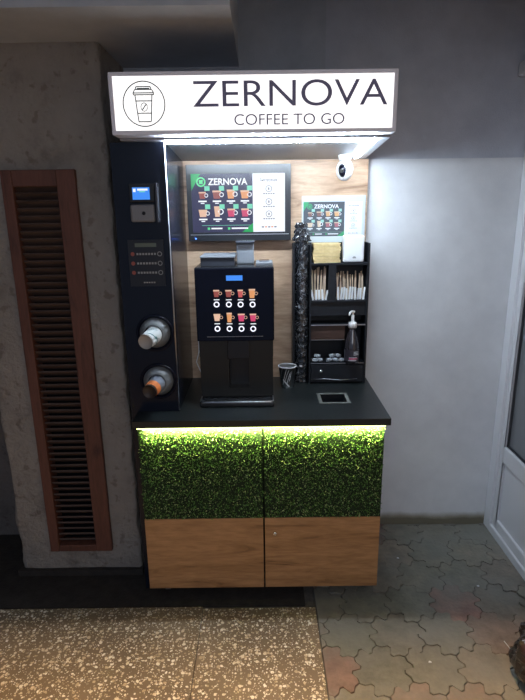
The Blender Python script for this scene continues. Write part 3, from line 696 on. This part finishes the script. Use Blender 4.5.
# ------------------------------------------------------------ security camera
c = at(344.5, 170, 2.46)
t = thing('security_camera', 'small white dome camera hanging under the canopy corner', 'camera', (c.x, c.y, ZCAN))
T = Matrix.Translation((c.x, c.y, c.z))
m = MB(); m.lathe([(.030, ZCAN-c.z), (.030, .052), (.026, .045), (.024, .040)][::-1], M_white, T, 32); m.build('mount', t)
m = MB(); pf = []
for k in range(17): a = -math.pi/2+math.pi*k/16; pf.append((.038*math.cos(a) if 0 < k < 16 else 0.0001, .047*math.sin(a)))
m.lathe(pf, M_white, T, 32); m.build('housing', t)
TT = T @ Matrix.Rotation(R(22), 4, 'Z') @ Matrix.Rotation(R(-8), 4, 'X')
d_ = Matrix.Rotation(R(90), 4, 'X')
m = MB(); vs = []; n = 28
m.lathe([(.0001, .0425), (.008, .0415), (.016, .038), (.0225, .032)][::-1], M_gloss, T @ Matrix.Rotation(R(-26), 4, 'Z') @ Matrix.Rotation(R(98), 4, 'X') @ Matrix.Diagonal((.85, 1.25, 1, 1)), 28)
m.build('lens_cover', t)
m = MB(); m.lathe([(.009, .040), (.009, .045), (.005, .046), (.0001, .044)], M_gm2, T @ Matrix.Rotation(R(-26), 4, 'Z') @ Matrix.Rotation(R(98), 4, 'X'), 20); m.build('lens', t)

# ------------------------------------------------------------ shelf organiser
UY = 2.446; UB = 2.556
ux0, ux1 = .148, .506; uz1 = Z(330, 243.5, UY)
zA = Z(330, 263, UY)   # top tray
zB = Z(330, 300.5, UY)   # sticks floor
zC_ = Z(330, 324.5, UY)  # bright-edged shelf
zD = Z(330, 363, UY)   # low shelf
xc = X(311, 320, UY)
t = thing('organiser', 'black shelf organiser on the right of the worktop with narrow shelves', 'shelf unit', ((ux0+ux1)/2, UY, .90))
m = MB(); m.box(ux0, ux0+.008, UY, UB, .90, uz1, M_blackm); m.box(ux1-.010, ux1, UY, UB, .90, uz1, M_blackm); m.box(xc-.008, xc, UY, UB, .90, uz1-.005, M_blackm)
m.box(ux0+.008, ux1-.010, UB-.006, UB, .90, uz1, M_blackm); m.build('case', t, .001)
ix0, ix1 = xc, ux1-.010
m = MB(); m.box(ix0, ix1, UY, UB-.006, zA-.010, zA, M_blackm); m.build('shelf', t)
m = MB(); m.box(ix0, ix1, UY, UB-.006, zB-.008, zB, M_blackm); m.build('shelf', t)
dv0, dv1 = X(328.5, 285, UY), X(336, 285, UY)
m = MB(); m.box(dv0, dv1, UY+.002, UB-.006, zB, zA-.010, M_blackm); m.build('divider', t)
m = MB(); m.box(ix0, ix1, UY+.012, UY+.016, Z(330, 316, UY), zB-.008, M_blackm); m.build('front_lip', t)
m = MB(); m.box(ix0, ix1, UY, UB-.006, zC_-.006, zC_, M_blackm); m.box(ix0, ix1, UY-.0015, UY, zC_-.005, zC_, M_alu); sh = m.build('shelf', t); sh['label'] = 'shelf with a bright metal edge'
M_dk = wood('dark_wenge', (.02, .012, .01), (.045, .024, .018), (.06, .03, .022))
zE = Z(330, 340.5, UY)
m = MB(); m.box(ix0, X(345, 330, UY), UY+.01, UY+.016, zE, zC_-.006, M_dk); m.box(ix0, X(345, 330, UY), UY+.008, UY+.01, zE, zE+.002, M_alu); m.build('flap', t)
m = MB(); m.box(ix0, ix1, UY, UB-.006, zD-.006, zD, M_blackm); m.box(ix0, ix1, UY-.001, UY, zD-.002, zD, M_alu); m.build('shelf', t)
dr = MB().box(ix0+.002, ix1-.002, UY-.004, UB-.02, .908, zD-.009, M_blackm).build('drawer', t, .001)
c = at(320.5, 370, UY); m = MB(); m.lathe([(.004, 0), (.004, .008), (.009, .012), (.010, .017), (.006, .022), (.0001, .023)], M_chrome, Matrix.Translation((c.x, UY-.004, c.z)) @ Matrix.Rotation(R(90), 4, 'X'), 20); m.build('drawer_knob', dr)
m = MB(); m.tube([at(311, 379.5, UY-.006), at(325, 378.8, UY-.006), at(340, 380, UY-.006), at(357, 378.6, UY-.006)], .0016, M_alu, 6); m.build('lower_edge', t)

# plastic sleeve of lids in the narrow left bay
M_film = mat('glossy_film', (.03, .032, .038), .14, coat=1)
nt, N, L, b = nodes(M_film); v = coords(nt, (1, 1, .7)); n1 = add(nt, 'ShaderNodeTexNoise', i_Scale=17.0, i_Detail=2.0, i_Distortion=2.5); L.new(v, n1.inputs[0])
rp = ramp(nt, [(.46, (0, 0, 0)), (.5, (1, 1, 1)), (.54, (0, 0, 0))]); L.new(n1.outputs[0], rp.inputs[0]); bump(nt, rp.outputs[0], 1, .02); r2 = ramp(nt, [(.475, (.012, .014, .018)), (.5, (.42, .44, .48)), (.525, (.012, .014, .018))]); L.new(n1.outputs[0], r2.inputs[0]); L.new(r2.outputs[0], b.inputs['Base Color'])  # pale veins in the base colour imitate reflections on the crinkled film
sxc = (ux0+.008+xc-.008)/2; zt = Z(303, 234, UY)
t = thing('lid_sleeve', 'tall crinkled plastic sleeve of dark lids in the organiser left bay', 'packet', (sxc, UY+.04, .90))
m = MB(); vs = []; nr, na = 150, 40; z0s = .903
for j in range(nr+1):
    u = j/nr; z = z0s + (zt-.03-z0s)*u
    for k in range(na):
        a = 2*math.pi*k/na; rr = .031 - .0025*abs(math.sin(u*math.pi*26))
        rr += (noise.noise(Vector((math.cos(a)*2.2, math.sin(a)*2.2, u*22)))*.5 + abs(noise.noise(Vector((math.cos(a)*4, math.sin(a)*4, u*55+9))))*.5)*.010
        sy_ = .9; vs.append((sxc+rr*math.cos(a)*1.0, UY+.032+rr*math.sin(a)*sy_+.002, z))
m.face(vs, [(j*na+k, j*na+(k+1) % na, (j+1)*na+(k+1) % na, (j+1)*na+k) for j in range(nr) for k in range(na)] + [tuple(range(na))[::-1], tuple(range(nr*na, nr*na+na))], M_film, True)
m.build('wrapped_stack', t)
m = MB(); vs = []; nr = 24
for j in range(nr+1):
    u = j/nr; z = zt-.034 + .085*u
    for k in range(na):
        a = 2*math.pi*k/na; rr = .034*(1-u)**.8 + .010 + .012*u*u + noise.noise(Vector((math.cos(a)*3, math.sin(a)*3, u*5)))*.012
        vs.append((sxc-.006*u+rr*math.cos(a)*.95, UY+.03+rr*math.sin(a)*.6, z))
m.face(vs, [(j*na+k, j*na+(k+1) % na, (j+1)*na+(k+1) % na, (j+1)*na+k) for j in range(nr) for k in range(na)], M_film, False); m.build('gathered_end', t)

# printed menu leaning behind
a0, a1 = at(302, 196, 2.55), at(364, 245, 2.55)
t = thing('printed_menu', 'white printed drinks menu standing on top of the black organiser', 'menu', ((a0.x+a1.x)/2, 2.55, uz1))
mw0, mw1, mz0, mz1 = a0.x, a1.x, uz1-.02, a0.z
box('sheet', mw0, mw1, 2.552, 2.557, mz0, mz1, mat('menu_card', (.48, .54, .58), .5), t)
m = MB(); q0, q1 = at(303.5, 202, 2.551), at(345, 236, 2.551); pm = [KP]
menu(m, q0.x, at(362, 220, 2.551).x, q1.z, q0.z, 2.5515, KP, .70); m.build('print', t)

# kraft napkins in a stack
nk0, nk1 = X(312.5, 262, UY+.02), X(340.5, 262, UY+.02); zz = zA
NK = None; r = random.Random(8); hN = (Z(325, 243, UY+.02)-zA)/6
NL = ['lowest folded kraft napkin packet in the stack on the organiser', 'second folded kraft napkin packet from the bottom of the stack', 'third folded kraft napkin packet from the bottom of the stack',
      'third folded kraft napkin packet from the top of the stack', 'folded kraft napkin packet just below the topmost one', 'topmost folded kraft napkin packet of the stack on the organiser']
w_ = (nk1-nk0)/2
for k in range(6):
    if NK is None:
        m = MB(); vs = []; n = 10; prof = [(-w_, 0)] + [(-w_+.012, .0)]
        h0 = hN*.93
        # folded sheet: rounded at one end, open leaves at the other
        for lay in range(3):
            z0, z1 = h0*lay/3, h0*(lay+.82)/3; dx = (.002, .005, 0)[lay]
            poly = [(-w_+.003+dx, z0), (w_-.004, z0), (w_, (z0+z1)/2), (w_-.004, z1), (-w_+.003+dx, z1)]
            m.prism(poly, -.042, .042, M_kraft)
        m.box(-w_+.006, w_-.006, -.040, .040, .001, h0-.002, M_kraft)
        o = m.build('napkin_packet'); NK = o
    else: o = NK.copy(); COL.objects.link(o)
    o.location = ((nk0+nk1)/2+r.uniform(-.003, .003), UY+.048, zA+hN*k+.0002); o.rotation_euler = (0, 0, R(r.uniform(-5, 5)) + (math.pi if k % 2 else 0))
    tag(o, NL[k], 'napkin', 'kraft napkin packets on the organiser')
# white napkin block
a0, a1 = at(343.5, 235.5, UY+.01), at(366.5, 259, UY+.01)
t = thing('napkin_box', 'white paper-wrapped block standing beside the kraft napkins', 'box', ((a0.x+a1.x)/2, UY+.045, zA))
m = MB(); T = Matrix.Translation(((a0.x+a1.x)/2-.004, UY+.04, zA)) @ Matrix.Rotation(R(-4), 4, 'Z'); hw = (a1.x-a0.x)/2-.006; hh = a0.z-zA
m.box(-hw, hw, -.03, .03, 0.001, hh, M_paper, T); m.build('wrapper', t, .008)
m = MB(); T2_ = T; m.box(-.004, .012, -.0315, -.030, .02, .024, P['k'], T2_); m.box(-.002, .009, -.0315, -.030, .027, .029, P['k'], T2_); m.build('printed_mark', t)

# sticks in the two upright compartments
ST = {}
def stick(kind):
    if kind not in ST:
        m = MB()
        if kind == 'stir': m.prism([(-.0028, .002), (-.002, 0), (.002, 0), (.0028, .002), (.0028, .110), (.002, .112), (-.002, .112), (-.0028, .110)], -.0009, .0009, M_stirw); o = m.build('stirrer')
        else: m.prism([(-.0042, 0), (.0042, 0), (.0045, .003), (.0045, .062), (.004, .066), (-.004, .066), (-.0045, .062), (-.0045, .003)], -.0016, .0016, M_paper); o = m.build('sugar_stick')
        ST[kind] = o; return o
    o = ST[kind].copy(); COL.objects.link(o); return o
r = random.Random(4)
hA = zA-.010-zB
def fill(xa, xb, kind, n, lab, grp, sc, y, jit=4):
    for k in range(n):
        o = stick(kind); x = xa+(xb-xa)*(k+.5)/n
        lean = r.uniform(-jit, jit); x = min(max(x, xa+.008), xb-.008)
        o.location = (x - math.tan(R(lean))*0, y + (k % 3)*.006, zB+.001); o.scale = (1, 1, sc*r.uniform(.86, 1)); o.rotation_euler = (R(r.uniform(-3, -1)), R(lean), R(r.uniform(-20, 20)))
        tag(o, lab, 'stick', grp)
fill(ix0+.002, dv0-.002, 'stir', 12, 'thin wooden stirrer standing in the left compartment of the organiser', 'stirrers in the left compartment', hA*.95/.112, UY+.030)
fill(ix0+.002, dv0-.002, 'sugar', 5, 'white paper sugar stick leaning low in the left organiser compartment', 'sugar sticks in the left compartment', .8, UY+.010, 12)
fill(dv1+.002, ix1-.002, 'stir', 16, 'thin wooden stirrer standing in the right compartment of the organiser', 'stirrers in the right compartment', hA*.80/.112, UY+.034)
fill(dv1+.006, ix1-.006, 'sugar', 10, 'white paper sugar stick standing in the right organiser compartment', 'sugar sticks in the right compartment', .95, UY+.010, 7)

# wrapped creamers on the low shelf
M_clear = mat('clear_wrap', (.42, .46, .50), .12, coat=1); BT = None; r = random.Random(9)
for k, (px, dy, dz) in enumerate([(315, 0, 0), (320, .004, 0), (317.5, .012, .018), (329, 0, 0), (335, .006, 0), (341, 0, 0), (332.5, .016, .018), (338, .014, .018)]):
    if BT is None:
        m = MB(); vs = []; nr, na = 12, 16
        for j in range(nr+1):
            u = -1+2*j/nr
            for q in range(na):
                a = 2*math.pi*q/na; rr = .0085*(1-.75*abs(u)**3) + noise.noise(Vector((u*4, math.cos(a)*2, math.sin(a)*2)))*.004 + (.006 if abs(u) > .9 else 0)
                vs.append((u*.014, rr*math.cos(a), .011+rr*math.sin(a)))
        m.face(vs, [(j*na+q, j*na+(q+1) % na, (j+1)*na+(q+1) % na, (j+1)*na+q) for j in range(nr) for q in range(na)]+[tuple(range(na)), tuple(range(nr*na+na-1, nr*na-1, -1))], M_clear)
        o = m.build('wrapped_sweet'); BT = o
    else: o = BT.copy(); COL.objects.link(o)
    p = at(px, 362, UY+.02); o.location = (p.x, UY+.018+dy, zD+.0005+dz); o.rotation_euler = (0, 0, R(r.uniform(-40, 40)))
    tag(o, 'clear-wrapped sweet in the %s heap on the organiser low shelf' % ('left' if k < 3 else 'right'), 'sweet', 'wrapped sweets, left heap' if k < 3 else 'wrapped sweets, right heap')

# syrup bottle with pump
p = at(351.5, 362, UY+.0); bx, by = p.x, UY+.004
t = thing('syrup_bottle', 'dark syrup bottle with a white pump in the organiser', 'bottle', (bx, by, zD))
zD0 = zD+.0005
M_bot = mat('dark_syrup_glass', (.03, .026, .03), .08, coat=1); hb = Z(352, 326.5, UY)-zD
T = Matrix.Translation((bx, by+.0, zD0)); rb = .036
m = MB(); m.lathe([(.0001, 0), (rb-.004, 0), (rb, .004), (rb, .085), (rb-.003, .105), (.020, hb-.028), (.017, hb-.02), (.017, hb)], M_bot, T, 36); m.build('bottle_body', t)
m = MB(); m.lathe([(rb+.0004, .014), (rb+.0004, .070)], mat('syrup_label', (.035, .03, .04), .4), T, 36, False, False)
M_lr = mat('label_pink', (.55, .12, .2), .5)
def lab(a0, a1, z0, z1, mm):
    n = 8; rr = rb+.0008; vs = [(bx+rr*math.cos(R(a0+(a1-a0)*i/n)), by+rr*math.sin(R(a0+(a1-a0)*i/n)), zD0+z) for z in (z0, z1) for i in range(n+1)]
    m.face(vs, [(i, i+1, n+2+i, n+1+i) for i in range(n)], mm)
lab(235, 300, .018, .021, P['w']); lab(240, 310, .024, .031, M_lr); lab(240, 305, .033, .035, P['w'])
for z in (.046, .053, .06): lab(275, 320, z, z+.003, P['w'])
m.build('label', t)
m = MB(); m.lathe([(.0205, hb-.006), (.0205, hb+.014), (.018, hb+.020), (.009, hb+.023), (.007, hb+.03), (.007, hb+.055), (.0045, hb+.056), (.0045, hb+.066), (.010, hb+.067), (.010, hb+.075), (.0001, hb+.077)], M_white, T, 28)
pc = Vector((bx, by, zD0+hb+.071)); m.tube([pc, pc+Vector((-.012, -.016, .002)), pc+Vector((-.020, -.028, -.002)), pc+Vector((-.023, -.032, -.012))], [.006, .0055, .0048, .004], M_white, 10); m.build('pump', t)

# black striped paper cup on the worktop
p = at(287.5, 388, 2.38); cy = 2.40
t = thing('paper_cup', 'black takeaway cup with white slanting lines standing beside the coffee machine', 'cup', (p.x, cy, .90))
T = Matrix.Translation((p.x, cy, .9005)); hC, r0, r1 = .105, .029, .041
m = cup_mesh([(0, hC, M_ck)], hC, r0, r1, T, M_ck)
segs = [(R(228), .02, R(262), .10, .006), (R(245), .03, R(277), .095, .006), (R(262), .02, R(290), .085, .006), (R(232), .045, R(285), .01, .005), (R(285), .04, R(300), .09, .005), (R(205), .05, R(230), .10, .004)]
stripes(m, T, hC, r0, r1, segs, M_paper); m.build('cup_wall', t)
m = MB(); pf = []
for k in range(9): a = 2*math.pi*k/8; pf.append((r1+.001+.003*math.cos(a), hC+.001+.003*math.sin(a)))
m.lathe(pf, M_paper, T, 36, False, False); m.build('rolled_rim', t)

# ------------------------------------------------------------ floor bits
def gp(px, py, z=0):
    d = CAM.to_3x3() @ Vector(((px-262.5)/520, (350-py)/520, -1)); o = CAM.translation; return o + d*((z-o.z)/d.z)
M_bag = mat('dark_bag_film', (.025, .022, .022), .22, coat=.6); M_bagb = mat('brown_bag', (.10, .045, .03), .35)
c = gp(556, 692); 
t = thing('rubbish_bag', 'dark crumpled plastic bag on the paving at the lower right', 'bag', (c.x, c.y, 0))
m = MB(); vs = []; nr, na = 40, 64
for j in range(nr+1):
    u = j/nr; ph = math.pi*u
    for k in range(na):
        a = 2*math.pi*k/na; dr_ = Vector((math.cos(a)*math.sin(ph), math.sin(a)*math.sin(ph), -math.cos(ph)))
        f = 1 + .22*noise.noise(dr_*2.2) + .10*abs(noise.noise(dr_*4+Vector((3, 1, 2)))) + .015*noise.noise(dr_*12)
        q = Vector((dr_.x*.145*f, dr_.y*.16*f, .125+dr_.z*.14*f)); q.z = max(q.z, .001); vs.append(c + q - Vector((0, 0, c.z)))
fs = [(j*na+k, j*na+(k+1) % na, (j+1)*na+(k+1) % na, (j+1)*na+k) for j in range(nr) for k in range(na)]
m.face(vs, fs, M_bag, False)
o = m.build('bag_film', t)
nt, N, L, b = nodes(M_bag); v = coords(nt); n1 = add(nt, 'ShaderNodeTexNoise', i_Scale=6.0, i_Detail=3.0); L.new(v, n1.inputs[0]); rp = ramp(nt, [(.48, (.018, .017, .018)), (.56, (.045, .022, .018))]); L.new(n1.outputs[0], rp.inputs[0]); L.new(rp.outputs[0], b.inputs['Base Color'])
a = gp(504, 641, .012); b2 = gp(512, 651, .004)
m = MB(); m.tube([a, b2], .0016, M_paper, 8); o = m.build('stick'); tag(o, 'short thin white stick lying on the paving by the bag', 'stick')
r = random.Random(2)
for k, (px, py) in enumerate(((398, 558), (478, 586), (430, 662))):
    c = gp(px, py, .004); m = MB(); vs = []
    bm = bmesh.new(); bmesh.ops.create_icosphere(bm, subdivisions=2, radius=.0045)
    vs = [Vector((v.co.x*1.4, v.co.y, v.co.z*.6))*(1+.3*noise.noise(v.co*300+Vector((k, 0, 0)))) + c for v in bm.verts]; m.face(vs, [tuple(v.index for v in f.verts) for f in bm.faces], M_paper, False); bm.free()
    o = m.build('litter_crumb'); tag(o, ['small pale crumb on the paving close to the cabinet side', 'small pale crumb on the paving close to the door', 'small pale crumb on the paving left of the bag'][k], 'crumb')
